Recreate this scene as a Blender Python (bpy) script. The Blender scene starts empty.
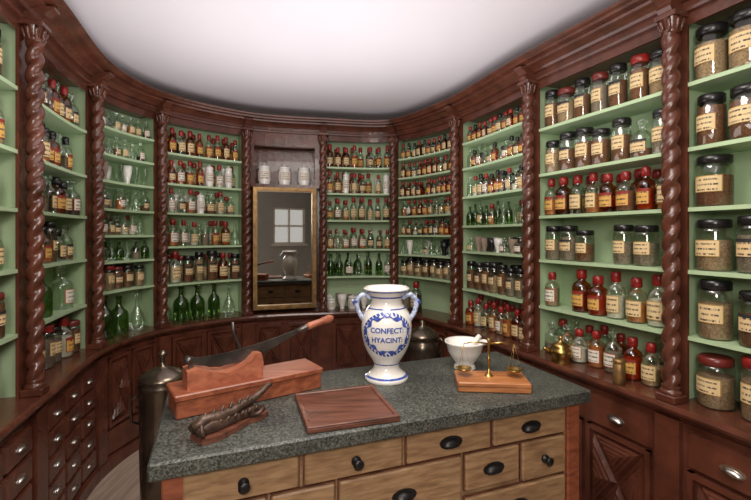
import bpy, math, random
from mathutils import Vector
R=random.Random(7)
sc=bpy.context.scene
try:
    sc.view_settings.view_transform='Standard'
except Exception: pass

# ---------------------------------------------------------------- materials
def newmat(name):
    m=bpy.data.materials.new(name); m.use_nodes=True
    nt=m.node_tree; b=nt.nodes['Principled BSDF']
    return m,nt,b
def simple(name,col,rough=.5,metal=0,alpha=1,coat=0,spec=.5,var=0.0,scale=20,bump=0,bscale=60,emis=0):
    m,nt,b=newmat(name)
    b.inputs['Base Color'].default_value=(*col,1)
    b.inputs['Roughness'].default_value=rough
    b.inputs['Metallic'].default_value=metal
    b.inputs['Alpha'].default_value=alpha
    b.inputs['Coat Weight'].default_value=coat
    b.inputs['Specular IOR Level'].default_value=spec
    tc=nt.nodes.new('ShaderNodeTexCoord')
    if var>0:
        n=nt.nodes.new('ShaderNodeTexNoise'); n.inputs['Scale'].default_value=scale; n.inputs['Detail'].default_value=5
        nt.links.new(tc.outputs['Object'],n.inputs['Vector'])
        cr=nt.nodes.new('ShaderNodeValToRGB')
        cr.color_ramp.elements[0].position=.3; cr.color_ramp.elements[1].position=.7
        cr.color_ramp.elements[0].color=(*[c*(1-var) for c in col],1)
        cr.color_ramp.elements[1].color=(*[min(1,c*(1+var)) for c in col],1)
        nt.links.new(n.outputs['Fac'],cr.inputs['Fac']); nt.links.new(cr.outputs['Color'],b.inputs['Base Color'])
    if bump>0:
        n=nt.nodes.new('ShaderNodeTexNoise'); n.inputs['Scale'].default_value=bscale; n.inputs['Detail'].default_value=4
        nt.links.new(tc.outputs['Object'],n.inputs['Vector'])
        bp=nt.nodes.new('ShaderNodeBump'); bp.inputs['Strength'].default_value=bump; bp.inputs['Distance'].default_value=.01
        nt.links.new(n.outputs['Fac'],bp.inputs['Height']); nt.links.new(bp.outputs['Normal'],b.inputs['Normal'])
    return m
def thinglass(name,tint,refl=.06):
    m=bpy.data.materials.new(name); m.use_nodes=True; nt=m.node_tree; nt.nodes.clear()
    o=nt.nodes.new('ShaderNodeOutputMaterial'); mx=nt.nodes.new('ShaderNodeMixShader')
    tr=nt.nodes.new('ShaderNodeBsdfTransparent'); tr.inputs['Color'].default_value=(*tint,1)
    gl=nt.nodes.new('ShaderNodeBsdfGlossy'); gl.inputs['Roughness'].default_value=.06; gl.inputs['Color'].default_value=(1,1,1,1)
    lw=nt.nodes.new('ShaderNodeLayerWeight'); lw.inputs['Blend'].default_value=.35
    mr=nt.nodes.new('ShaderNodeMapRange'); mr.inputs['To Min'].default_value=refl; mr.inputs['To Max'].default_value=.55
    nt.links.new(lw.outputs['Fresnel'],mr.inputs['Value']); nt.links.new(mr.outputs[0],mx.inputs[0])
    nt.links.new(tr.outputs[0],mx.inputs[1]); nt.links.new(gl.outputs[0],mx.inputs[2]); nt.links.new(mx.outputs[0],o.inputs['Surface'])
    return m
def wood(name,c1,c2,rough=.4,rot=0,scale=(3,40,40),coat=0,bump=.15,dist=.6):
    m,nt,b=newmat(name)
    tc=nt.nodes.new('ShaderNodeTexCoord'); mp=nt.nodes.new('ShaderNodeMapping')
    mp.inputs['Scale'].default_value=scale; mp.inputs['Rotation'].default_value=(0,0,rot)
    n=nt.nodes.new('ShaderNodeTexNoise'); n.inputs['Scale'].default_value=1.2; n.inputs['Detail'].default_value=6; n.inputs['Distortion'].default_value=dist
    cr=nt.nodes.new('ShaderNodeValToRGB'); cr.color_ramp.elements[0].position=.32; cr.color_ramp.elements[1].position=.68
    cr.color_ramp.elements[0].color=(*c1,1); cr.color_ramp.elements[1].color=(*c2,1)
    nt.links.new(tc.outputs['Object'],mp.inputs['Vector']); nt.links.new(mp.outputs['Vector'],n.inputs['Vector'])
    nt.links.new(n.outputs['Fac'],cr.inputs['Fac']); nt.links.new(cr.outputs['Color'],b.inputs['Base Color'])
    bp=nt.nodes.new('ShaderNodeBump'); bp.inputs['Strength'].default_value=bump; bp.inputs['Distance'].default_value=.005
    nt.links.new(n.outputs['Fac'],bp.inputs['Height']); nt.links.new(bp.outputs['Normal'],b.inputs['Normal'])
    b.inputs['Roughness'].default_value=rough; b.inputs['Coat Weight'].default_value=coat; b.inputs['Coat Roughness'].default_value=.15
    return m
def labelmat(name,paper,band,bandcol=(.02,.02,.02)):
    m,nt,b=newmat(name)
    uv=nt.nodes.new('ShaderNodeUVMap'); uv.uv_map='UVMap'
    sp=nt.nodes.new('ShaderNodeSeparateXYZ'); nt.links.new(uv.outputs['UV'],sp.inputs['Vector'])
    def math_(op,a,bb=None,c=None):
        n=nt.nodes.new('ShaderNodeMath'); n.operation=op
        for i,v in enumerate((a,bb,c)):
            if v is None: continue
            if isinstance(v,(int,float)): n.inputs[i].default_value=v
            else: nt.links.new(v,n.inputs[i])
        return n.outputs[0]
    U,V=sp.outputs['X'],sp.outputs['Y']
    Uf=math_('FRACT',U)
    rows=math_('LESS_THAN',math_('ABSOLUTE',math_('SUBTRACT',math_('FRACT',math_('MULTIPLY',V,3.3)),.5)),.17)
    geo=nt.nodes.new('ShaderNodeTexNoise'); geo.inputs['Scale'].default_value=1; geo.inputs['Detail'].default_value=1
    mp=nt.nodes.new('ShaderNodeMapping'); mp.inputs['Scale'].default_value=(34,3,1)
    nt.links.new(uv.outputs['UV'],mp.inputs['Vector']); nt.links.new(mp.outputs['Vector'],geo.inputs['Vector'])
    ltr=math_('GREATER_THAN',geo.outputs['Fac'],.47)
    ins=math_('LESS_THAN',math_('ABSOLUTE',math_('SUBTRACT',Uf,.5)),.36)
    txt=math_('MULTIPLY',math_('MULTIPLY',rows,ltr),ins)
    bord=math_('GREATER_THAN',math_('MAXIMUM',math_('ABSOLUTE',math_('SUBTRACT',Uf,.5)),math_('ABSOLUTE',math_('SUBTRACT',V,.5))),.46)
    mix=nt.nodes.new('ShaderNodeMixRGB'); mix.inputs[1].default_value=(*paper,1); mix.inputs[2].default_value=(.05,.035,.03,1)
    nt.links.new(txt,mix.inputs[0])
    mix2=nt.nodes.new('ShaderNodeMixRGB'); mix2.inputs[2].default_value=(*bandcol,1)
    nt.links.new(mix.outputs[0],mix2.inputs[1])
    fac=bord
    if band: fac=math_('MAXIMUM',bord,math_('GREATER_THAN',V,.8))
    nt.links.new(fac,mix2.inputs[0])
    nt.links.new(mix2.outputs[0],b.inputs['Base Color']); b.inputs['Roughness'].default_value=.6
    return m

M={}
M['brown']=simple('varnished_brown_paint',(.098,.030,.017),rough=.27,coat=.2,var=.35,scale=9,bump=.2,bscale=40)
M['green']=simple('pale_green_paint',(.42,.55,.33),rough=.5,var=.06,scale=6)
M['pull']=simple('nickel',(.6,.57,.52),rough=.3,metal=1)
M['iron']=simple('black_iron',(.03,.028,.028),rough=.38,metal=.7,bump=.2)
M['bronze']=simple('brown_cast_iron',(.085,.05,.035),rough=.42,metal=.4,bump=.3,var=.4)
M['brass']=simple('brass',(.55,.36,.12),rough=.28,metal=1,var=.2)
M['gilt']=simple('gilt',(.26,.15,.055),rough=.4,metal=.6,var=.4,bump=.3,bscale=90)
M['pewter']=simple('dark_pewter',(.15,.12,.09),rough=.25,metal=.9,var=.45,scale=8)
M['steel']=simple('aged_steel',(.12,.11,.1),rough=.38,metal=.85,var=.4,scale=15)
M['white']=simple('white_glaze',(.82,.79,.73),rough=.12,coat=.6,var=.03)
M['blue']=simple('cobalt_blue_glaze',(.05,.09,.36),rough=.15,coat=.6,var=.4,scale=60)
M['bluewhite']=simple('blue_washed_glaze',(.42,.48,.66),rough=.15,coat=.6,var=.55,scale=70)
M['plaster']=simple('grey_green_plaster',(.36,.37,.34),rough=.85,var=.06,scale=3)
M['mirror']=simple('mirror_silver',(.66,.64,.58),rough=.02,metal=1)
M['redwood']=wood('red_wood',(.17,.042,.02),(.33,.10,.045),rough=.42,rot=-.6,scale=(4,40,40),coat=.03)
M['paleredwood']=wood('worn_red_wood',(.26,.075,.038),(.44,.15,.08),rough=.45,rot=-.6,scale=(4,40,40))
M['darkwood']=wood('dark_wood',(.075,.026,.016),(.18,.065,.038),rough=.38,rot=-.4,scale=(5,40,40),coat=.08)
M['orangewood']=wood('orange_wood',(.30,.10,.03),(.5,.2,.07),rough=.38,rot=-.4,scale=(5,40,40),coat=.08)
M['pine']=wood('worn_pine',(.21,.115,.055),(.38,.235,.12),rough=.45,rot=-.36,scale=(2,30,60),coat=.1,dist=.15)
M['floor']=wood('floorboards',(.30,.22,.17),(.50,.39,.30),rough=.5,rot=.37,scale=(25,2,1))

m,nt,b=newmat('speckled_stone'); M['stone']=m
tc=nt.nodes.new('ShaderNodeTexCoord')
n=nt.nodes.new('ShaderNodeTexNoise'); n.inputs['Scale'].default_value=150; n.inputs['Detail'].default_value=7; n.inputs['Roughness'].default_value=.65
n2=nt.nodes.new('ShaderNodeTexNoise'); n2.inputs['Scale'].default_value=7; n2.inputs['Detail'].default_value=5
nt.links.new(tc.outputs['Object'],n.inputs['Vector']); nt.links.new(tc.outputs['Object'],n2.inputs['Vector'])
cr=nt.nodes.new('ShaderNodeValToRGB'); e=cr.color_ramp.elements; e[0].position=.42; e[0].color=(.016,.019,.017,1); e[1].position=.63; e[1].color=(.155,.16,.138,1)
nt.links.new(n.outputs['Fac'],cr.inputs['Fac'])
cr2=nt.nodes.new('ShaderNodeValToRGB'); e=cr2.color_ramp.elements; e[0].position=.3; e[0].color=(.65,.65,.65,1); e[1].position=.7; e[1].color=(1.15,1.15,1.1,1)
nt.links.new(n2.outputs['Fac'],cr2.inputs['Fac'])
mx=nt.nodes.new('ShaderNodeMixRGB'); mx.blend_type='MULTIPLY'; mx.inputs[0].default_value=1
nt.links.new(cr.outputs['Color'],mx.inputs[1]); nt.links.new(cr2.outputs['Color'],mx.inputs[2]); nt.links.new(mx.outputs[0],b.inputs['Base Color'])
b.inputs['Roughness'].default_value=.45
M['ceiling']=simple('ceiling_gloss_white',(.86,.81,.86),rough=.22,spec=.4,var=.01,scale=2)

BOT=[('glass',thinglass('clear_glass',(.90,.95,.90))),
 ('gglass',thinglass('green_glass',(.36,.52,.24))),
 ('amber',thinglass('amber_glass',(.72,.34,.10))),
 ('blk',simple('black_lid',(.012,.011,.011),rough=.25)),
 ('red',simple('red_cap',(.27,.017,.014),rough=.3,var=.4,scale=30)),
 ('label',labelmat('label_cream',(.70,.52,.27),False,(.35,.2,.05))),
 ('labelb',labelmat('label_banded',(.68,.49,.25),True)),
 ('labely',labelmat('label_gold',(.64,.36,.08),True,(.25,.02,.01))),
 ('c1',simple('contents_brown',(.20,.08,.038),rough=.9,var=.55,scale=160)),
 ('c2',simple('contents_tan',(.38,.24,.14),rough=.9,var=.5,scale=160)),
 ('c3',simple('contents_grey',(.27,.20,.15),rough=.9,var=.5,scale=160)),
 ('c4',simple('contents_orange',(.48,.15,.035),rough=.5,var=.3,scale=30)),
 ('c5',simple('contents_white',(.66,.60,.5),rough=.8,var=.15,scale=60)),
 ('c6',simple('contents_dark',(.045,.03,.02),rough=.5,var=.4,scale=90)),
 ('ceramic',M['white']),
 ('bluegl',simple('blue_glass',(.01,.015,.09),rough=.08,spec=.8)),
 ('labelw',labelmat('label_white',(.75,.70,.58),False,(.5,.05,.04))),
 ('redlid',simple('brown_red_lid',(.15,.022,.016),rough=.3)),
]
BI={k:i for i,(k,_) in enumerate(BOT)}
BM=[m for _,m in BOT]

# ---------------------------------------------------------------- mesh builder
class MB:
    def __init__(s): s.v=[]; s.f=[]; s.m=[]; s.uv={}; s.sm=[]
    def add(s,vs,fs,mi=0,uvs=None,smooth=False):
        o=len(s.v); s.v+=[tuple(v) for v in vs]
        for k,f in enumerate(fs):
            if uvs: s.uv[len(s.f)]=uvs[k]
            s.f.append([i+o for i in f]); s.m.append(mi); s.sm.append(smooth)
    def lathe(s,prof,c,mi=0,n=14,smooth=True,closed_top=True,fr=None):
        vs=[];fs=[]
        for (r,z) in prof:
            for k in range(n):
                a=2*math.pi*k/n; vs.append((c[0]+r*math.cos(a),c[1]+r*math.sin(a),c[2]+z))
        for j in range(len(prof)-1):
            for k in range(n):
                k2=(k+1)%n; fs.append((j*n+k,j*n+k2,(j+1)*n+k2,(j+1)*n+k))
        s.add(vs,fs,mi,smooth=smooth)
        if prof[0][0]>1e-4: s.add(vs[:n],[tuple(range(n))[::-1]],mi)
        if closed_top and prof[-1][0]>1e-4: s.add(vs[-n:],[tuple(range(n))],mi)
    def box(s,o,ex,ey,x0,x1,y0,y1,z0,z1,mi=0,bev=0):
        def P(x,y,z): return (o[0]+ex[0]*x+ey[0]*y,o[1]+ex[1]*x+ey[1]*y,z)
        b=bev
        if b<=0:
            vs=[P(x,y,z) for z in(z0,z1) for (x,y) in((x0,y0),(x1,y0),(x1,y1),(x0,y1))]
            s.add(vs,[(3,2,1,0),(4,5,6,7),(0,1,5,4),(1,2,6,5),(2,3,7,6),(3,0,4,7)],mi)
        else:
            rings=[(b,z0),(0,z0+b),(0,z1-b),(b,z1)]
            vs=[]
            for (i,z) in rings:
                for (x,y) in ((x0+i+b*(i==0)*1,y0+i),(x1-i-b*(i==0),y0+i),(x1-i,y0+i+b*(i==0)),(x1-i,y1-i-b*(i==0)),(x1-i-b*(i==0),y1-i),(x0+i+b*(i==0),y1-i),(x0+i,y1-i-b*(i==0)),(x0+i,y0+i+b*(i==0))):
                    vs.append(P(x,y,z))
            fs=[tuple(range(7,-1,-1)),tuple(range(24,32))]
            for j in range(3):
                for k in range(8):
                    k2=(k+1)%8; fs.append((j*8+k,j*8+k2,j*8+8+k2,j*8+8+k))
            s.add(vs,fs,mi)
    def extr(s,poly,fn,d0,d1,mi=0):
        n=len(poly)
        vs=[fn(p[0],p[1],d0) for p in poly]+[fn(p[0],p[1],d1) for p in poly]
        fs=[tuple(range(n))[::-1],tuple(range(n,2*n))]+[(k,(k+1)%n,n+(k+1)%n,n+k) for k in range(n)]
        s.add(vs,fs,mi)
    def tube(s,pts,rad,mi=0,n=8,closed=False):
        pts=[Vector(p) for p in pts]; N=len(pts); vs=[];fs=[]
        if not isinstance(rad,(list,tuple)): rad=[rad]*N
        up=Vector((0.123,.31,.94)).normalized()
        for i,p in enumerate(pts):
            t=(pts[min(i+1,N-1)]-pts[max(i-1,0)]).normalized()
            a=t.cross(up)
            if a.length<.05: a=t.cross(Vector((1,0,0)))
            a.normalize(); b_=t.cross(a)
            for k in range(n):
                an=2*math.pi*k/n; vs.append(tuple(p+a*math.cos(an)*rad[i]+b_*math.sin(an)*rad[i]))
        for j in range(N-1):
            for k in range(n):
                k2=(k+1)%n; fs.append((j*n+k,j*n+k2,(j+1)*n+k2,(j+1)*n+k))
        fs.append(tuple(range(n))[::-1]); fs.append(tuple(range((N-1)*n,N*n)))
        s.add(vs,fs,mi,smooth=True)
    def obj(s,name,mats,recalc=True):
        me=bpy.data.meshes.new(name); me.from_pydata(s.v,[],s.f)
        for m in mats: me.materials.append(m)
        me.polygons.foreach_set('material_index',s.m)
        me.polygons.foreach_set('use_smooth',s.sm)
        if s.uv:
            ul=me.uv_layers.new(name='UVMap')
            for fi,u in s.uv.items():
                p=me.polygons[fi]
                for li,c in zip(p.loop_indices,u): ul.data[li].uv=c
        me.update()
        if recalc:
            import bmesh
            bm=bmesh.new(); bm.from_mesh(me); bmesh.ops.recalc_face_normals(bm,faces=bm.faces); bm.to_mesh(me); bm.free()
        ob=bpy.data.objects.new(name,me); sc.collection.objects.link(ob); return ob

# ---------------------------------------------------------------- room plan
PTS=[(-1.235,1.037),(-1.475,1.80),(-1.69,2.55),(-1.58,3.14),(-1.095,3.63),(-.466,3.818),(.175,3.86),(.635,3.27),(.925,2.51),(1.235,1.755),(1.52,1.0)]
PTS=[Vector(p) for p in PTS]
ZC=.78; ZT=2.32; ZCEIL=2.54; BD=.20
PH=[PTS[0]*2-PTS[1]]+PTS+[PTS[-1]*2-PTS[-2]]
NB=len(PTS)-1
def path(s):
    i=min(max(int(math.floor(s)),0),NB-1); t=s-i
    if t<0 or t>1:
        if t<0: p0,tt=PTS[0],(PTS[1]-PTS[0]); p=p0+tt*t
        else: p0,tt=PTS[-1],(PTS[-1]-PTS[-2]); p=p0+tt*(t-1)
    else:
        a,b,c,d=PH[i],PH[i+1],PH[i+2],PH[i+3]
        p=.5*((2*b)+(c-a)*t+(2*a-5*b+4*c-d)*t*t+(-a+3*b-3*c+d)*t**3)
        tt=.5*((c-a)+2*(2*a-5*b+4*c-d)*t+3*(-a+3*b-3*c+d)*t*t)
    tt=tt.normalized(); n=Vector((tt.y,-tt.x))
    return p,tt,n
def PP(s,off,z):
    p,t,n=path(s); return (p.x+n.x*off,p.y+n.y*off,z)
BL=[(PTS[i+1]-PTS[i]).length for i in range(NB)]
def sweep(mb,prof,s0,s1,n,mi=0,cap=True):
    L=len(prof); vs=[];fs=[]
    for k in range(n+1):
        s=s0+(s1-s0)*k/n
        for (o,z) in prof: vs.append(PP(s,o,z))
    for k in range(n):
        for j in range(L):
            j2=(j+1)%L; fs.append((k*L+j,k*L+j2,(k+1)*L+j2,(k+1)*L+j))
    if cap: fs.append(tuple(range(L))); fs.append(tuple(range(n*L,n*L+L))[::-1])
    mb.add(vs,fs,mi)
def rect(o0,o1,z0,z1): return [(o0,z0),(o1,z0),(o1,z1),(o0,z1)]

def raised(mb,poly,o0,o1,ins,mi=0):
    n=len(poly); cx=sum(p[0] for p in poly)/n; cz=sum(p[1] for p in poly)/n
    vs=[PP(p[0],o0,p[1]) for p in poly]+[PP(cx+(p[0]-cx)*ins,o1,cz+(p[1]-cz)*ins) for p in poly]
    fs=[tuple(range(n,2*n))]+[(k,(k+1)%n,n+(k+1)%n,n+k) for k in range(n)]
    mb.add(vs,fs,mi)
def cup_pull(mb,pos,t,n,w,h,d,mi):
    vs=[];fs=[];A=8;B=4
    for j in range(B+1):
        ph=math.pi/2*j/B
        for k in range(A+1):
            th=math.pi*k/A
            x=math.cos(th)*w*math.cos(ph*.98); z=math.sin(th)*h*math.cos(ph*.98); o=math.sin(ph)*d
            vs.append((pos[0]+t[0]*x+n[0]*o,pos[1]+t[1]*x+n[1]*o,pos[2]+z-h*.4))
    for j in range(B):
        for k in range(A): fs.append((j*(A+1)+k,j*(A+1)+k+1,(j+1)*(A+1)+k+1,(j+1)*(A+1)+k))
    mb.add(vs,fs,mi,smooth=True)
    vs=[]
    for o in(0,.003):
        for k in range(12):
            a=2*math.pi*k/12; vs.append((pos[0]+t[0]*math.cos(a)*w*1.25+n[0]*o,pos[1]+t[1]*math.cos(a)*w*1.25+n[1]*o,pos[2]+math.sin(a)*h*1.05))
    mb.add(vs,[tuple(range(12,24))]+[(k,(k+1)%12,12+(k+1)%12,12+k) for k in range(12)],mi)

GEN=[1.045,1.31,1.56,1.80,2.06]
SM=[1.09,1.28,1.45,1.62,1.80,1.97,2.14]
SH={0:GEN,1:GEN,2:SM,3:[1.08,1.365,1.62,1.84,2.07],4:[],5:[1.08,1.325,1.584,1.826,2.06],6:[1.09,1.28,1.45,1.62,1.79,1.96,2.13],7:[1.05,1.33,1.52,1.735,1.95,2.14],8:GEN,9:GEN}

for i in range(NB):
    mb=MB(); q=1/BL[i]; a,b=i,i+1; N=8
    e=.014*q; st=.036*q
    if i!=4:
        sweep(mb,rect(-BD-.02,-BD,ZC,ZT),a,b,N,1)
        for (x0,x1) in((a,a+e),(b-e,b)):
            sweep(mb,rect(-BD,-.012,ZC,ZT),x0,x1,1,1)
        for (x0,x1) in((a,a+st),(b-st,b)):
            sweep(mb,rect(-.012,.0,ZC,ZT),x0,x1,1,0)
        for z in SH[i]: sweep(mb,rect(-BD,-.004,z-.016,z),a+e,b-e,N,1)
        sweep(mb,rect(-.012,.0,ZT-.03,ZT),a,b,N,0)
    else:
        sweep(mb,rect(-BD-.02,-BD,ZC,ZT),a,b,N,0)
        for (x0,x1) in((a,a+e*2),(b-e*2,b)): sweep(mb,rect(-BD,-.0,ZC,ZT),x0,x1,1,0)
        sweep(mb,rect(-BD,-.0,1.862,1.89),a,b,N,0)
        sweep(mb,rect(-.05,-.0,2.22,ZT),a,b,N,0)
        sweep(mb,rect(-.17,-.155,1.89,2.22),a+.1,b-.1,N,0)
        for (x0,x1) in((a+.04,a+.11),(b-.11,b-.04)): sweep(mb,rect(-.05,-.01,1.89,ZT),x0,x1,1,0)
    sweep(mb,[(-BD-.02,ZC-.035),(.085,ZC-.035),(.095,ZC-.028),(.1,ZC-.016),(.095,ZC-.004),(.085,ZC),(-BD-.02,ZC)],a,b,N,0)
    sweep(mb,[(.04,ZC-.075),(.05,ZC-.06),(.075,ZC-.045),(.085,ZC-.035),(.0,ZC-.035),(.0,ZC-.075)],a,b,N,0)
    sweep(mb,rect(-BD,.045,.0,ZC-.035),a,b,N,0)
    sweep(mb,[(.04,0),(.07,0),(.07,.07),(.055,.085),(.04,.085)],a,b,N,0)
    pl=.05*q
    for (x0,x1) in((a,a+pl),(b-pl,b)): sweep(mb,rect(.045,.07,.085,ZC-.06),x0,x1,1,0)
    z0,z1=.10,ZC-.09; sa,sb=a+pl*1.25,b-pl*1.25
    if i in(0,1):
        nc,nr=3,5
        for c in range(nc):
            for r in range(nr):
                x0=sa+(sb-sa)*c/nc+.008*q; x1=sa+(sb-sa)*(c+1)/nc-.008*q
                y0=z0+(z1-z0)*r/nr+.008; y1=z0+(z1-z0)*(r+1)/nr-.008
                raised(mb,[(x0,y0),(x1,y0),(x1,y1),(x0,y1)],.045,.064,.9)
                p,t,n=path((x0+x1)/2)
                cup_pull(mb,(p.x+n.x*.064,p.y+n.y*.064,(y0+y1)/2),t,n,.026,.014,.016,2)
    else:
        npan=2
        zz0=z0; zz1=z1
        if i in(7,8,9):
            zz1=z1-.15
            for c in range(2):
                x0=sa+(sb-sa)*c/2+.01*q; x1=sa+(sb-sa)*(c+1)/2-.01*q
                raised(mb,[(x0,zz1+.015),(x1,zz1+.015),(x1,z1),(x0,z1)],.045,.065,.94)
                p,t,n=path((x0+x1)/2); cup_pull(mb,(p.x+n.x*.065,p.y+n.y*.065,(zz1+z1)/2),t,n,.034,.018,.02,2)
        else: zz0=.26
        if i not in (7,8,9): raised(mb,[(sa,z0),(sb,z0),(sb,.245),(sa,.245)],.045,.06,.95)
        for c in range(npan):
            x0=sa+(sb-sa)*c/npan+.012*q; x1=sa+(sb-sa)*(c+1)/npan-.012*q
            fr=.022; f=fr*q
            sweep(mb,rect(.045,.066,zz0,zz0+fr),x0,x1,3); sweep(mb,rect(.045,.066,zz1-fr,zz1),x0,x1,3)
            sweep(mb,rect(.045,.066,zz0,zz1),x0,x0+f,1); sweep(mb,rect(.045,.066,zz0,zz1),x1-f,x1,1)
            X0,X1,Y0,Y1=x0+f*1.3,x1-f*1.3,zz0+fr*1.3,zz1-fr*1.3; cx,cy=(X0+X1)/2,(Y0+Y1)/2
            for tri in([(X0,Y0),(X1,Y0),(cx,cy)],[(X1,Y0),(X1,Y1),(cx,cy)],[(X1,Y1),(X0,Y1),(cx,cy)],[(X0,Y1),(X0,Y0),(cx,cy)]):
                g=[(p[0]*.92+sum(t_[0] for t_ in tri)/3*.08,p[1]*.92+sum(t_[1] for t_ in tri)/3*.08) for p in tri]
                gx=sum(p[0] for p in g)/3; gy=sum(p[1] for p in g)/3
                for sc0,oo0,oo1 in((1,.045,.066),(.72,.058,.077),(.44,.068,.088),(.2,.08,.094)):
                    raised(mb,[(gx+(p[0]-gx)*sc0,gy+(p[1]-gy)*sc0) for p in g],oo0,oo1,.8)
    mb.obj('apothecary_cabinet',[M['brown'],M['green'],M['pull']])

# twisted columns
for i in range(NB+1):
    mb=MB(); s=min(max(i,0.0001),NB-.0001)
    p,t,n=path(s); off=.042; c=(p.x+n.x*off,p.y+n.y*off)
    Rr=.034; nseg=16; z0,z1=ZC+.065,ZT-.06; nz=190; vs=[];fs=[]
    for j in range(nz+1):
        z=z0+(z1-z0)*j/nz
        for k in range(nseg):
            a=2*math.pi*k/nseg
            r=Rr*(.60+.42*abs(math.cos(a-z*math.pi/.075)))
            vs.append((c[0]+r*math.cos(a),c[1]+r*math.sin(a),z))
    for j in range(nz):
        for k in range(nseg):
            k2=(k+1)%nseg; fs.append((j*nseg+k,j*nseg+k2,(j+1)*nseg+k2,(j+1)*nseg+k))
    mb.add(vs,fs,0,smooth=True)
    ex=(t.x,t.y); ey=(n.x,n.y)
    mb.box(c,ex,ey,-.04,.04,-.04,.04,ZC,ZC+.03,0,bev=.004)
    mb.lathe([(.038,0),(.04,.008),(.035,.016),(.029,.022),(.035,.03),(.032,.036)],(c[0],c[1],ZC+.03),0,n=16)
    mb.lathe([(.028,0),(.036,.008),(.028,.018),(.033,.03),(.038,.05),(.04,.06)],(c[0],c[1],ZT-.06),0,n=16)
    for k in range(8):
        a=2*math.pi*k/8; ca,sa_=math.cos(a),math.sin(a)
        mb.tube([(c[0]+ca*rr,c[1]+sa_*rr,ZT-.055+zz) for rr,zz in((.03,0),(.036,.02),(.041,.04),(.045,.05),(.045,.043))],[.007,.009,.009,.007,.004],0,n=5)
    mb.box(c,ex,ey,-.044,.044,-.044,.044,ZT,ZT+.02,0,bev=.003)
    mb.extr([(-.045,0),(.035,0),(.048,.018),(.04,.036),(.06,.05),(.08,.06),(.08,.07),(-.045,.07)],lambda o,z,d:(c[0]+n.x*o+t.x*d,c[1]+n.y*o+t.y*d,ZT+.02+z),-.028,.028,0)
    mb.obj('twisted_column',[M['brown']])

# cornice
mb=MB()
prof=[(.0,0),(.0,.02),(.02,.025),(.025,.04),(.012,.05),(.012,.085),(.03,.09),(.04,.105),(.06,.12),(.085,.13),(.09,.145),(.125,.15),(.13,.165),(.145,.175),(.15,.19),(.145,.2)]
prof=[(-BD-.02,ZT)]+[(o,ZT+z*.68) for o,z in prof]+[(-BD-.02,ZT+.136)]
sweep(mb,prof,-3.6,13.6,170,0)
mb.obj('trim_cornice',[M['brown']])

def wallseg(name,s0,s1,n,mat,o=-BD-.03,th=.08,z0=0,z1=ZCEIL):
    mb=MB(); sweep(mb,rect(o-th,o,z0,z1),s0,s1,n,0); return mb.obj(name,[mat])
wallseg('wall_left',-3.6,3,40,M['plaster']); wallseg('wall_back',3,6,30,M['plaster']); wallseg('wall_right',6,13.6,40,M['plaster'])
mb=MB()
for (a,b) in((-3.6,-.001),(10.001,13.6)):
    sweep(mb,rect(-.22,-.0,ZC-.03,ZC),a,b,2); sweep(mb,rect(-.22,-.02,0,ZC-.03),a,b,2); sweep(mb,rect(-.222,-.2,ZC,ZT),a,b,2)
mb.obj('trim_dado',[M['brown']])
A=Vector(PP(-3.6,-BD-.1,0)[:2]); B=Vector(PP(13.6,-BD-.1,0)[:2]); L=(B-A).length; ex=(B-A)/L; ey=Vector((ex.y,-ex.x))
if ey.y>0: ey=-ey
tw=(1.45-A.x)/ex.x
mb=MB(); w0,w1,h0,h1=tw-.36,tw+.36,1.25,2.05
mb.box(A,ex,ey,0,w0,0,.12,0,ZCEIL); mb.box(A,ex,ey,w1,L,0,.12,0,ZCEIL); mb.box(A,ex,ey,w0,w1,0,.12,0,h0); mb.box(A,ex,ey,w0,w1,0,.12,h1,ZCEIL)
mb.obj('wall_rear',[M['plaster']])
mb=MB()
for x in(w0,(w0+w1)/2-.02,w1-.04): mb.box(A,ex,ey,x,x+.04,.03,.08,h0,h1)
for z in(h0,(h0+h1)/2-.02,h1-.04): mb.box(A,ex,ey,w0,w1,.03,.08,z,z+.04)
mb.box(A,ex,ey,w0-.06,w1+.06,-.04,.1,h0-.04,h0)
mb.obj('window_1',[M['white']])

lo=[];
for k in range(121): lo.append(PP(-3.6+17.2*k/120,-BD-.12,0))
mb=MB(); mb.add([(x,y,-.05) for x,y,z in lo]+[(x,y,0) for x,y,z in lo],[tuple(range(121)),tuple(range(121,242))]); fl=mb.obj('floor',[M['floor']],recalc=False)
mb=MB(); mb.add([(x,y,ZCEIL) for x,y,z in lo]+[(x,y,ZCEIL+.05) for x,y,z in lo],[tuple(range(121)),tuple(range(121,242))]); mb.obj('ceiling',[M['ceiling']],recalc=False)

# mirror
c3,c4=PTS[4],PTS[5]; d=(c4-c3); W=d.length; ex=d/W; n=Vector((ex.y,-ex.x))
mb=MB(); mz0,mz1=.81,1.86
x0,x1=.06,W-.06
def fr(mb,x0,x1,z0,z1,w,o0,o1,mi):
    mb.box(c3,ex,n,x0,x1,o0,o1,z0,z0+w,mi); mb.box(c3,ex,n,x0,x1,o0,o1,z1-w,z1,mi)
    mb.box(c3,ex,n,x0,x0+w,o0,o1,z0+w,z1-w,mi); mb.box(c3,ex,n,x1-w,x1,o0,o1,z0+w,z1-w,mi)
fr(mb,x0,x1,mz0,mz1,.028,-.045,.005,0); fr(mb,x0+.01,x1-.01,mz0+.01,mz1-.01,.012,-.03,.014,0)
fr(mb,x0+.024,x1-.024,mz0+.024,mz1-.024,.01,-.04,-.004,0)
mb.box(c3,ex,n,x0+.02,x1-.02,-.05,-.034,mz0+.02,mz1-.02,1)
mb.obj('wall_mirror',[M['gilt'],M['mirror']])

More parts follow.
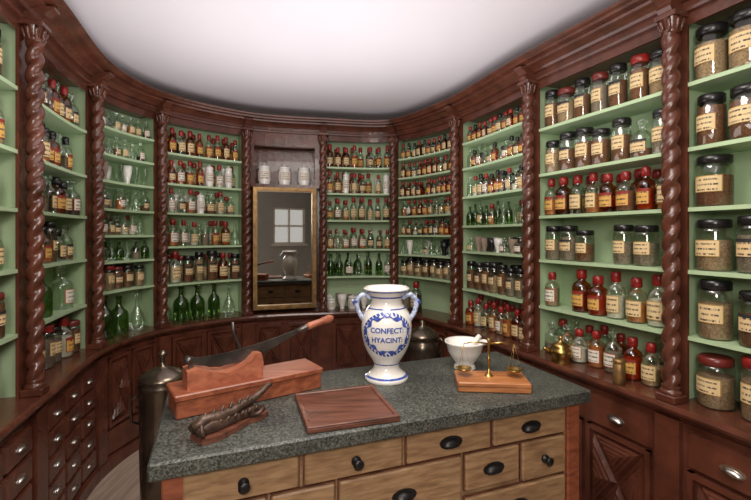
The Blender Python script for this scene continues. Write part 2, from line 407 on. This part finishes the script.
# ---------------------------------------------------------------- bottles
def label(mb,c,r,z0,z1,ang,half,mi,seed):
    vs=[];fs=[];uv=[];n=6
    for k in range(n+1):
        a=ang-half+2*half*k/n
        for z in(z0,z1): vs.append((c[0]+r*math.cos(a),c[1]+r*math.sin(a),c[2]+z))
    for k in range(n):
        fs.append((2*k,2*k+2,2*k+3,2*k+1)); u0,u1=k/n*.998+seed,(k+1)/n*.998+seed
        uv.append([(u0,0),(u1,0),(u1,1),(u0,1)])
    mb.add(vs,fs,mi,uvs=uv)
def bottle(mb,c,kind,h,r,ang):
    seed=R.randint(0,60); ang+=R.uniform(-.15,.15)
    ct=lambda opts: BI[R.choice(opts)]
    if kind in('jar','jarred','jargrey'):
        mb.lathe([(r*.94,0),(r,.03*h),(r,.76*h),(r*.93,.82*h),(r*.82,.85*h)],c,BI['glass'],closed_top=False)
        f=R.uniform(.55,.76); mb.lathe([(r*.9,.02*h),(r*.95,.05*h),(r*.95,f*h)],c,ct(['c1','c2','c1','c1','c2','c3'] if kind!='jargrey' else ['c3','c2','c1']),n=12)
        lid='blk' if kind!='jarred' else R.choice(['red','redlid','redlid'])
        mb.lathe([(r*.86,.83*h),(r*.95,.845*h),(r*.95,.97*h),(r*.85,h)],c,BI[lid])
        label(mb,c,r*1.02,.28*h,.6*h,ang,.85,ct(['labelb','label','label']),seed)
    elif kind in('redcap','redwhite','redamber','blkcap'):
        g={'redcap':['glass','amber','glass'],'redwhite':['glass'],'redamber':['amber','glass'],'blkcap':['glass','amber']}[kind]
        g=R.choice(g)
        prof=[(r*.95,0),(r,.03*h),(r,.58*h),(r*.88,.66*h),(r*.5,.72*h),(r*.42,.75*h),(r*.42,.82*h)]
        mb.lathe(prof,c,BI[g],closed_top=False)
        cc={'redcap':['c1','c4','c5','c2','c6','c1'],'redwhite':['c5','c5','c4','c2'],'redamber':['c4','c1','c4','c6'],'blkcap':['c6','c1','c4']}[kind]
        if R.random()<.85: mb.lathe([(r*.93,.03*h),(r*.93,R.uniform(.4,.56)*h)],c,ct(cc),n=12)
        mb.lathe([(r*.46,.78*h),(r*.54,.79*h),(r*.54,.96*h),(r*.42,h)],c,BI['blk'] if kind=='blkcap' else BI['red'])
        label(mb,c,r*1.03,.14*h,.5*h,ang,.95,ct({'redwhite':['labelw','label'],'redcap':['label','labely','labelb']}.get(kind,['labely','label','labely'])),seed)
    elif kind=='stop':
        mb.lathe([(r*.95,0),(r,.03*h),(r,.55*h),(r*.9,.62*h),(r*.42,.7*h),(r*.36,.74*h),(r*.36,.82*h),(r*.5,.84*h)],c,BI['glass'],closed_top=False)
        mb.lathe([(r*.3,.8*h),(r*.3,.86*h),(r*.5,.9*h),(r*.45,.97*h),(r*.1,h)],c,BI['glass'])
        if R.random()<.6: mb.lathe([(r*.93,.03*h),(r*.93,R.uniform(.2,.5)*h)],c,ct(['c1','c5','c3','c6','c4']),n=12)
        if R.random()<.75: label(mb,c,r*1.03,.14*h,.46*h,ang,.9,ct(['label','labelb','labelw']),seed)
    elif kind=='green':
        mb.lathe([(r*.9,0),(r,.03*h),(r,.5*h),(r*.85,.6*h),(r*.4,.7*h),(r*.3,.76*h),(r*.28,.93*h),(r*.38,.94*h),(r*.36,.99*h)],c,BI['gglass'])
    elif kind=='flask':
        mb.lathe([(r*.6,0),(r*.95,.08*h),(r,.22*h),(r*.8,.4*h),(r*.35,.55*h),(r*.22,.7*h),(r*.22,.95*h),(r*.34,.99*h)],c,BI['glass'],closed_top=False)
    elif kind=='ceramic':
        mb.lathe([(r*.85,0),(r*.9,.03*h),(r*.82,.08*h),(r,.2*h),(r,.62*h),(r*.85,.72*h),(r*.9,.76*h),(r*1.0,.78*h),(r*.9,.86*h),(r*.45,.92*h),(r*.18,.94*h),(r*.22,.98*h),(r*.05,h)],c,BI['ceramic'])
        label(mb,c,r*1.03,.25*h,.58*h,ang,.8,BI['labelw'],seed)
    elif kind=='bowl':
        mb.lathe([(r*.5,0),(r*.45,.1*h),(r*.9,.6*h),(r,h),(r*.93,h),(r*.4,.25*h),(0,.22*h)],c,R.choice([BI['blk'],BI['c3'],BI['ceramic']]),closed_top=False)
    elif kind=='blue':
        mb.lathe([(r*.95,0),(r,.03*h),(r,.6*h),(r*.4,.72*h),(r*.4,.85*h),(r*.5,.87*h),(r*.45,h)],c,BI['bluegl']); label(mb,c,r*1.03,.2*h,.5*h,ang,.9,BI['labelw'],seed)
    elif kind=='measure':
        mb.lathe([(r*.8,0),(r*.8,.02*h),(r*.2,.06*h),(r*.2,.2*h),(r*.6,.35*h),(r,.98*h),(r*1.05,h)],c,BI['glass'],closed_top=False)

ROWS={
0:[(('blue','blkcap','stop'),.042,.21),(('jar','jarred'),.045,.17),(('redcap','blkcap'),.045,.2),(('redamber','redwhite'),.05,.21),(('jar','redcap'),.04,.19),(('blkcap','jar'),.038,.19)],
1:[(('jarred','redcap','jar'),.045,.2),(('green','flask','green','stop'),.055,.26),(('stop','jar','blkcap','green'),.04,.19),(('blkcap','stop','blkcap'),.04,.2),(('jar','stop','blkcap'),.036,.19),(('redwhite','stop','redcap','blkcap'),.034,.2)],
2:[(('green','green','green','flask'),.058,.27),(('jarred','jar','jarred'),.036,.16),(('green','stop','flask'),.03,.13),(('redwhite','stop','stop'),.027,.14),(('measure','stop','stop'),.03,.15),(('stop','bowl','measure'),.03,.13),(('flask','stop','stop'),.028,.14),(('stop','stop','flask'),.026,.15)],
3:[(('green','green','green','flask'),.052,.27),(('redwhite','jar','redcap','jarred'),.040,.225),(('redcap','redwhite','stop'),.034,.195),(('redwhite','stop','redwhite','ceramic'),.032,.175),(('redcap','redwhite','redcap','ceramic'),.031,.195),(('redcap','redamber','redwhite'),.031,.2)],
5:[(('bowl','ceramic','bowl'),.042,.12),(('flask','green','stop'),.036,.2),(('stop','redwhite','redwhite'),.031,.18),(('redcap','redamber','redwhite'),.03,.195),(('redcap','redamber','ceramic'),.03,.195),(('redcap','redamber','redcap'),.03,.2)],
6:[(('green','redcap','green','stop'),.05,.25),(('jar','jargrey'),.036,.15),(('stop','bowl','flask'),.028,.13),(('blkcap','redcap','stop'),.027,.13),(('redcap','redwhite','stop'),.027,.14),(('redwhite','redcap','redamber'),.026,.14),(('redcap','redamber','stop'),.026,.14),(('redcap','blkcap','redcap'),.026,.14)],
7:[(('redcap','redwhite','redcap'),.038,.2),(('jar','jar','jargrey'),.04,.19),(('bowl','stop','bowl'),.034,.10),(('redcap','stop','flask','green'),.028,.16),(('stop','redwhite','blkcap'),.028,.15),(('stop','flask','blkcap'),.026,.14),(('blkcap','redcap','redamber'),.026,.13)],
8:[(('redcap','redwhite','redwhite','stop'),.042,.19),(('redamber','redwhite','redwhite'),.045,.215),(('jargrey','jar'),.050,.185),(('redamber','redcap','redamber'),.041,.21),(('jar','jar','jargrey','stop'),.046,.19),(('jarred','jarred','jar'),.046,.21)],
9:[(('jarred','jarred'),.06,.22),(('jargrey','jargrey'),.06,.215),(('jar','jargrey'),.058,.205),(('jar','jar'),.058,.20),(('jar','jargrey'),.056,.21),(('jar','jar'),.055,.21)],
}
for i,rows in ROWS.items():
    mb=MB(); zs=[ZC]+SH[i]
    for ri,(kinds,r,h) in enumerate(rows):
        z=zs[ri]; zn=(zs+[ZT-.03])[ri+1] if ri+1<len(zs) else ZT-.02
        for back in (0,1):
            small=r<.048
            if back and not small: continue
            off=-.052-r*.3 if not back else -BD+r+.006
            if back and off>-.052-r*.3-2*r: continue
            x=.03+r+R.uniform(0,.01); 
            while x<BL[i]-.03-r:
                rr=r*R.uniform(.86,1.1); hh=min(h*R.uniform(.88,1.1),zn-z-.03)
                k=R.choice(kinds)
                if R.random()>.03:
                    s=i+x/BL[i]; p,t,n=path(s); c=PP(s,off+R.uniform(-.006,.006),z+.0005)
                    bottle(mb,c,k,hh,rr,math.atan2(n.y,n.x))
                x+=2*r*R.uniform(1.06,1.2)
    mb.obj('apothecary_bottles',BM,recalc=False)
mb=MB()
for k in range(3):
    s=4.25+.25*k; c=PP(s,-.07,1.8905); p,t,n=path(s); bottle(mb,c,'ceramic',.185,.056,math.atan2(n.y,n.x))
mb.obj('white_ceramic_jars',BM,recalc=False)

# ---------------------------------------------------------------- table
A=Vector((-.595,1.12)); ex=Vector((1.433,.545)).normalized(); ey=Vector((-ex.y,ex.x)); TL=1.533; TD=.60; TZ=.85
mb=MB(); mb.box(A,ex,ey,0,TL,0,TD,TZ-.05,TZ,0,bev=.006)
bx0,bx1,by0,by1=.03,TL-.03,.03,TD-.03
mb.box(A,ex,ey,bx0+.02,bx1-.02,by0+.015,by1-.015,.12,TZ-.05,1)
for x in(bx0,bx1-.06):
    for y in(by0,by1-.06): mb.box(A,ex,ey,x,x+.06,y,y+.06,0,TZ-.05,2,bev=.004)
def drawer(x0,x1,z0,z1,kind):
    mb.box(A,ex,ey,x0-.004,x1+.004,by0+.008,by0+.02,z0-.004,z1+.004,4)
    mb.box(A,ex,ey,x0,x1,by0-.004,by0+.02,z0,z1,1,bev=.005)
    cx,cz=(x0+x1)/2,(z0+z1)/2; p=A+ex*cx+ey*(by0-.004)
    if kind=='knob':
        vs=Vector((-ey.x,-ey.y,0)); b0=Vector((p.x,p.y,cz))
        mb.tube([b0,b0+vs*.008,b0+vs*.01,b0+vs*.022,b0+vs*.03,b0+vs*.034],[.016,.016,.008,.009,.017,.009],3,n=12)
    else:
        cup_pull(mb,(p.x,p.y,cz),ex,-ey,.036,.022,.022,3)
zt=TZ-.062; r1=zt-.095; 
for (a,b,k) in((.054,.262,'knob'),(.274,.484,'knob'),(.496,.708,'cup'),(.718,.93,'cup')): drawer(a*TL,b*TL,r1,zt,k)
r2=r1-.012
for (a,b,h,k) in((.054,.20,.12,'knob'),(.21,.335,.12,'cup'),(.345,.63,.17,'cup'),(.642,.79,.125,'cup'),(.80,.93,.14,'knob')):
    drawer(a*TL,b*TL,r2-h,r2,k); 
for (a,b,z0,z1,k) in((.054,.335,.40,.555,'cup'),(.345,.63,.34,.50,'cup'),(.642,.93,.40,.53,'cup'),(.054,.335,.22,.385,'cup'),(.345,.63,.17,.325,'cup'),(.642,.93,.22,.385,'cup')): drawer(a*TL,b*TL,z0,z1,k)
for c in range(4):
    for r_ in range(4):
        x0=.07+c*.352; z0=.14+r_*.163
        mb.box(A,ex,ey,x0,x0+.335,by1-.02,by1+.004,z0,z0+.15,1,bev=.005)
        p=A+ex*(x0+.168)+ey*(by1+.004); cup_pull(mb,(p.x,p.y,z0+.075),ex,ey,.03,.02,.02,3)
for xa,xb in((bx0+.005,bx0+.02),(bx1-.02,bx1-.005)):
    mb.box(A,ex,ey,xa,xb,by0+.09,by1-.09,.2,.74,1,bev=.004)
mb.obj('drawer_table',[M['stone'],M['pine'],M['redwood'],M['iron'],M['darkwood']])

# ---------------------------------------------------------------- drug jar
VC=(.046,1.80,TZ); VP=[(.088,0),(.091,.006),(.089,.016),(.072,.028),(.056,.045),(.052,.06),(.056,.075),(.066,.09),(.082,.115),(.095,.145),(.103,.18),(.106,.215),(.103,.25),(.093,.28),(.078,.30),(.067,.315),(.064,.33),(.069,.348),(.082,.362),(.094,.37),(.097,.378),(.09,.383),(.08,.376),(.06,.35),(.055,.32),(.0,.30)]
def vr(z):
    for (r0,z0),(r1_,z1) in zip(VP,VP[1:21]):
        if z0<=z<=z1: return r0+(r1_-r0)*(z-z0)/max(1e-6,z1-z0)
    return .09
mb=MB(); mb.lathe([(r,z+.0005) for r,z in VP],VC,0,n=40)
def wrap(x,z,o=.0012):
    r=vr(z); a=x/.105; return (VC[0]+(r+o)*math.sin(a),VC[1]-(r+o)*math.cos(a),VC[2]+z)
for sg in(-1,1):
    ph=[(.066,.335),(.082,.35),(.1,.352),(.118,.338),(.124,.312),(.118,.285),(.107,.265),(.096,.25)]
    mb.tube([(VC[0]+sg*x,VC[1]-.01,VC[2]+z) for x,z in ph],[.010,.011,.011,.011,.011,.010,.010,.012],2,n=10)
    mb.tube([(VC[0]+sg*x,VC[1]-.012,VC[2]+z) for x,z in((.122,.318),(.132,.33),(.139,.322),(.135,.312),(.129,.314))],[.006,.007,.006,.005,.004],1,n=8)
def ribbon(pts,w,mi=1,o=.0014):
    vs=[];fs=[];N=len(pts)
    for i,(x,z) in enumerate(pts):
        a=pts[max(i-1,0)]; b=pts[min(i+1,N-1)]; dx,dz=b[0]-a[0],b[1]-a[1]; l=math.hypot(dx,dz) or 1
        ww=w[i] if isinstance(w,list) else w
        nx,nz=-dz/l*ww,dx/l*ww
        vs.append(wrap(x+nx,z+nz,o)); vs.append(wrap(x-nx,z-nz,o))
    for i in range(N-1): fs.append((2*i,2*i+1,2*i+3,2*i+2))
    mb.add(vs,fs,mi)
cx,cz=0.0,.203
K=90; ring=[(cx+(.094+.004*math.sin(9*2*math.pi*k/K))*math.cos(2*math.pi*k/K),cz+(.072+.005*math.sin(9*2*math.pi*k/K))*math.sin(2*math.pi*k/K)) for k in range(K+1)]
ribbon(ring,[.0060+.004*math.sin(13*2*math.pi*k/K) for k in range(K+1)])
for k in range(36):
    a=2*math.pi*k/36; x0,z0_=cx+.101*math.cos(a),cz+.078*math.sin(a)
    z1_=z0_+.016*math.sin(a+.8)
    if .1<z1_<.31: ribbon([(x0,z0_),(x0+.008*math.cos(a+.5),z0_+.008*math.sin(a+.5)),(x0+.018*math.cos(a+.8),z1_)],[.004,.0065,.0008])
for zb,w in((.3,.0022),(.345,.003),(.02,.003),(.07,.002),(.37,.003)):
    ribbon([(x*.01-.33,zb) for x in range(67)],w)
vase=mb.obj('drug_jar',[M['white'],M['blue'],M['bluewhite']])
def text(body,size,z,parent):
    cu=bpy.data.curves.new('t','FONT'); cu.body=body; cu.size=size; cu.align_x='CENTER'; cu.offset=.0009; cu.resolution_u=3
    to=bpy.data.objects.new('t',cu); sc.collection.objects.link(to); bpy.context.view_layer.update()
    me=bpy.data.meshes.new_from_object(to.evaluated_get(bpy.context.evaluated_depsgraph_get()))
    bpy.data.objects.remove(to)
    import bmesh
    bm=bmesh.new(); bm.from_mesh(me); bmesh.ops.triangulate(bm,faces=bm.faces); bmesh.ops.subdivide_edges(bm,edges=[e for e in bm.edges if e.calc_length()>.01],cuts=2)
    bmesh.ops.triangulate(bm,faces=bm.faces)
    for v in bm.verts: v.co=Vector(wrap(v.co.x,v.co.y+z,.003))
    bm.to_mesh(me); bm.free()
    me.materials.clear(); me.materials.append(M['blue'])
    o=bpy.data.objects.new('lettering',me); sc.collection.objects.link(o); o.parent=parent
text('CONFECT:',.0285,.212,vase); text('HYACINT:',.0285,.174,vase)

# ---------------------------------------------------------------- mortar and pestle
mb=MB(); c=(.40,1.93,TZ+.0005)
mb.lathe([(.045,0),(.05,.006),(.046,.018),(.04,.028),(.058,.05),(.075,.08),(.083,.112),(.09,.12),(.088,.126),(.078,.122),(.068,.09),(.045,.055),(0,.045)],c,0,n=32)
mb.tube([(c[0]+.078,c[1]-.02,c[2]+.122),(c[0]+.1,c[1]-.03,c[2]+.126)],[.016,.008],0)
mb.tube([(c[0]-.01,c[1]+.0,c[2]+.062),(c[0]+.01,c[1]+.01,c[2]+.085),(c[0]+.05,c[1]+.02,c[2]+.12),(c[0]+.075,c[1]+.03,c[2]+.14)],[.02,.014,.010,.012],0,n=12)
mb.obj('mortar_and_pestle',[M['white']])

# ---------------------------------------------------------------- balance
mb=MB(); o=Vector((.315,1.64)); bxe=Vector((.995,-.08)).normalized(); bye=Vector((.08,.995))
z=TZ+.0005
mb.box(o,bxe,bye,0,.275,0,.15,z,z+.038,0,bev=.004)
mb.box(o,bxe,bye,-.001,.276,-.001,.151,z+.022,z+.024,3)
z+=.038
pc=o+bxe*.13+bye*.085
mb.lathe([(.018,0),(.015,.005),(.006,.012),(.005,.06),(.008,.065),(.005,.07),(.0045,.135),(.009,.14),(.003,.15)],(pc.x,pc.y,z),1,n=10)
bt=z+.128
for sg in(-1,1):
    e=pc+bxe*.098*sg
    mb.tube([(pc.x,pc.y,bt),((pc.x+e.x)/2,(pc.y+e.y)/2,bt+.006),(e.x,e.y,bt)],[.004,.003,.002],1,n=6)
    for k in range(3):
        a=2*math.pi*k/3; mb.tube([(e.x,e.y,bt),(e.x+.029*math.cos(a),e.y+.029*math.sin(a),z+.03)],.0008,1,n=4)
    mb.lathe([(.006,.018),(.025,.021),(.033,.031),(.031,.031),(.023,.024),(0,.022)],(e.x,e.y,z),1,n=16,closed_top=False)
mb.obj('balance_scale',[M['orangewood'],M['brass'],M['steel'],M['darkwood']])

# ---------------------------------------------------------------- tray
mb=MB(); o=Vector((-.205,1.29)); te=Vector((.952,.305)).normalized(); ty=Vector((-te.y,te.x)); w,h_=.30,.30; z=TZ+.0005
mb.box(o,te,ty,0,w,0,h_,z,z+.016,0,bev=.003)
for (a,b,c_,d_) in((0,w,0,.016),(0,w,h_-.016,h_),(0,.016,.016,h_-.016),(w-.016,w,.016,h_-.016)): mb.box(o,te,ty,a,b,c_,d_,z+.014,z+.021,0,bev=.002)
mb.obj('wooden_tray',[M['darkwood']])

# ---------------------------------------------------------------- root cutter
mb=MB(); F=Vector((-.643,1.387)); fe=Vector((.82,.57)).normalized(); fy=Vector((-fe.y,fe.x)); z=TZ+.0005
mb.box(F,fe,fy,0,.525,0,.15,z,z+.068,0,bev=.004)
mb.box(F,fe,fy,-.006,.531,-.006,.156,z+.058,z+.080,0,bev=.004)
zb=z+.080
pr=[(0,0),(.26,0),(.262,.05),(.255,.085),(.235,.088),(.205,.062),(.17,.043),(.13,.036),(.09,.042),(.055,.058),(.03,.066),(0,.06)]
def L3(x,zz,y): 
    p=F+fe*(x+.04)+fy*y; return (p.x,p.y,zb+zz)
mb.extr(pr,L3,.03,.115,1)
mb.box(F,fe,fy,.05,.065,.06,.075,zb,zb+.10,2)
mb.tube([L3(.01,.09,.055),L3(.01,.09,.09)],.012,2,n=12)
top=[(-.0,.10),(.06,.093),(.15,.097),(.27,.115),(.37,.135),(.42,.147)]
bot=[(.42,.132),(.36,.108),(.29,.078),(.2,.056),(.12,.052),(.05,.065),(0,.08)]
mb.extr(top+bot,L3,.068,.073,2)
mb.tube([L3(.41,.14,.07),L3(.45,.148,.07),L3(.455,.15,.07)],[.009,.012,.013],2,n=10)
mb.tube([L3(.455,.15,.07),L3(.47,.153,.07),L3(.51,.162,.07),L3(.56,.172,.07),L3(.575,.175,.07)],[.012,.015,.013,.017,.009],1,n=12)
mb.tube([L3(.2,.045,.085),L3(.19,.11,.087),L3(.17,.16,.087),L3(.165,.2,.087)],[.005,.005,.005,.006],2,n=6)
mb.obj('root_cutter',[M['redwood'],M['paleredwood'],M['steel']])

# ---------------------------------------------------------------- cork press
mb=MB(); C=Vector((-.50,1.265)); z=TZ+.0005
ce=Vector((.6,.8)).normalized(); cy=Vector((-ce.y,ce.x))
def C3(x,y,zz): p=C+ce*x+cy*y; return (p.x,p.y,z+zz)
out=[(-.03,-.03),(.02,-.045),(.08,-.035),(.14,-.022),(.18,-.03),(.215,-.02),(.22,.01),(.18,.03),(.13,.022),(.07,.035),(.01,.045),(-.03,.03)]
mb.extr(out,lambda a,b,d:C3(a,b,d),0,.016,1)
mb.tube([C3(-.03,0,.03),C3(.01,0,.035),C3(.06,0,.03),(C3(.12,0,.028)),C3(.17,0,.03),C3(.21,0,.022)],[.016,.026,.022,.015,.018,.01],0,n=10)
for k in range(7):
    for sg in(-1,1): mb.tube([C3(.01+k*.026,sg*.008,.03),C3(.015+k*.026,sg*.02,.048)],[.009,.005],0,n=6)
mb.tube([C3(-.04,0,.045),C3(-.01,0,.055),C3(.04,0,.048),C3(.09,0,.05),C3(.13,.003,.06),C3(.17,.006,.062),C3(.21,.01,.074),C3(.24,.01,.09),C3(.25,.01,.088)],[.01,.018,.02,.016,.014,.013,.011,.009,.007],0,n=10)
for k in range(6): mb.tube([C3(-.01+k*.03,0,.055+k*.001),C3(.002+k*.03,0,.076+k*.002)],[.009,.003],0,n=6)
for sg in(-1,1):
    mb.tube([C3(-.02,sg*.022,.015),C3(-.03,sg*.03,.035),C3(-.022,sg*.018,.055)],[.007,.008,.006],0,n=6)
    mb.tube([C3(.15,sg*.014,.02),C3(.17,sg*.034,.03),C3(.19,sg*.03,.04)],[.008,.007,.004],0,n=6)
mb.obj('cork_press',[M['bronze'],M['darkwood']])

# ---------------------------------------------------------------- urns
mb=MB(); c=(-.98,1.98,.0005)
mb.lathe([(.085,0),(.092,.01),(.085,.03),(.088,.05),(.096,.45),(.1,.74),(.104,.75),(.104,.77),(.098,.78),(.1,.79),(.1,.8),(.085,.815),(.06,.83),(.03,.84),(.012,.85),(.01,.88),(.02,.895),(.018,.91),(.004,.92)],c,0,n=32)
for sg in(1,-1):
    mb.tube([(c[0]+sg*.1,c[1]-.02,.72),(c[0]+sg*.125,c[1]-.03,.71),(c[0]+sg*.13,c[1]-.03,.66),(c[0]+sg*.125,c[1]-.03,.6),(c[0]+sg*.098,c[1]-.02,.59)],.007,0)
mb.obj('metal_canister',[M['pewter']])
mb=MB(); c=(.31,2.85,.0005)
mb.lathe([(.09,0),(.1,.02),(.09,.04),(.095,.3),(.12,.6),(.122,.7),(.115,.75),(.1,.77),(.11,.78),(.108,.79),(.09,.81),(.05,.835),(.015,.85),(.02,.87),(.006,.885)],c,0,n=32)
mb.tube([(c[0]+.08,c[1]-.07,.76),(c[0]+.11,c[1]-.1,.79),(c[0]+.125,c[1]-.11,.76),(c[0]+.12,c[1]-.1,.70),(c[0]+.09,c[1]-.08,.67)],.008,0)
mb.tube([(c[0]-.1,c[1]-.03,.7),(c[0]-.14,c[1]-.05,.72),(c[0]-.16,c[1]-.06,.78),(c[0]-.165,c[1]-.06,.8)],[.014,.012,.009,.011],0)
mb.obj('metal_urn',[M['pewter']])
mb=MB(); c=PP(8.30,.045,ZC+.0005)
mb.lathe([(.045,0),(.048,.006),(.038,.016),(.05,.03),(.058,.05),(.056,.07),(.045,.08),(.048,.086),(.03,.1),(.012,.108),(.008,.12),(.014,.13),(.004,.138)],c,0,n=24)
mb.tube([(c[0]-.055,c[1],c[2]+.05),(c[0]-.08,c[1],c[2]+.07),(c[0]-.09,c[1],c[2]+.075)],[.01,.008,.009],0)
mb.obj('brass_pot',[M['brass']])
mb=MB(); c=PP(8.72,.05,ZC+.0005)
mb.lathe([(.024,0),(.026,.004),(.026,.085),(.022,.09),(.027,.094),(.027,.106),(.02,.11)],c,0,n=20)
mb.obj('tin_canister',[M['gilt']])

# ---------------------------------------------------------------- camera and light
cam=bpy.data.cameras.new('camera'); co=bpy.data.objects.new('camera',cam); sc.collection.objects.link(co)
co.location=(0,0,1.45); co.rotation_euler=(math.pi/2,0,0); cam.sensor_width=36; cam.lens=430/751*36; cam.shift_y=-15/751; cam.clip_start=.02
sc.camera=co
def area(name,loc,target,sx,sy,e,col=(1,1,1)):
    l=bpy.data.lights.new(name,'AREA'); l.shape='RECTANGLE'; l.size=sx; l.size_y=sy; l.energy=e; l.color=col
    o=bpy.data.objects.new(name,l); sc.collection.objects.link(o); o.location=loc
    d=Vector(target)-Vector(loc); o.rotation_euler=d.to_track_quat('-Z','Y').to_euler(); return o
area('ceiling_fill',(.1,1.2,2.51),(.1,1.25,0),.8,.8,25,(1,.94,.85))  # fill light added below the ceiling out of view, not a room fitting
area('rear_fill',(-.12,-.7,2.0),(.1,3,1.2),.7,.8,36,(1,.945,.86))  # added fill from behind the camera, stands for no fixture
area('up_fill',(.1,.4,1.62),(.1,.401,2.62),1.2,.9,17,(1,.97,.98))  # unseen upward fill added near the camera to brighten the ceiling
area('up_fill_back',(-.3,2.3,1.62),(-.3,2.301,2.62),1.9,1.5,19,(1,.97,.98))  # unseen fill added in mid-room air, aimed up to brighten the back ceiling
w=bpy.data.worlds.new('w'); sc.world=w; w.use_nodes=True
bg=w.node_tree.nodes['Background']; bg.inputs[0].default_value=(.95,.95,.95,1); bg.inputs[1].default_value=.7
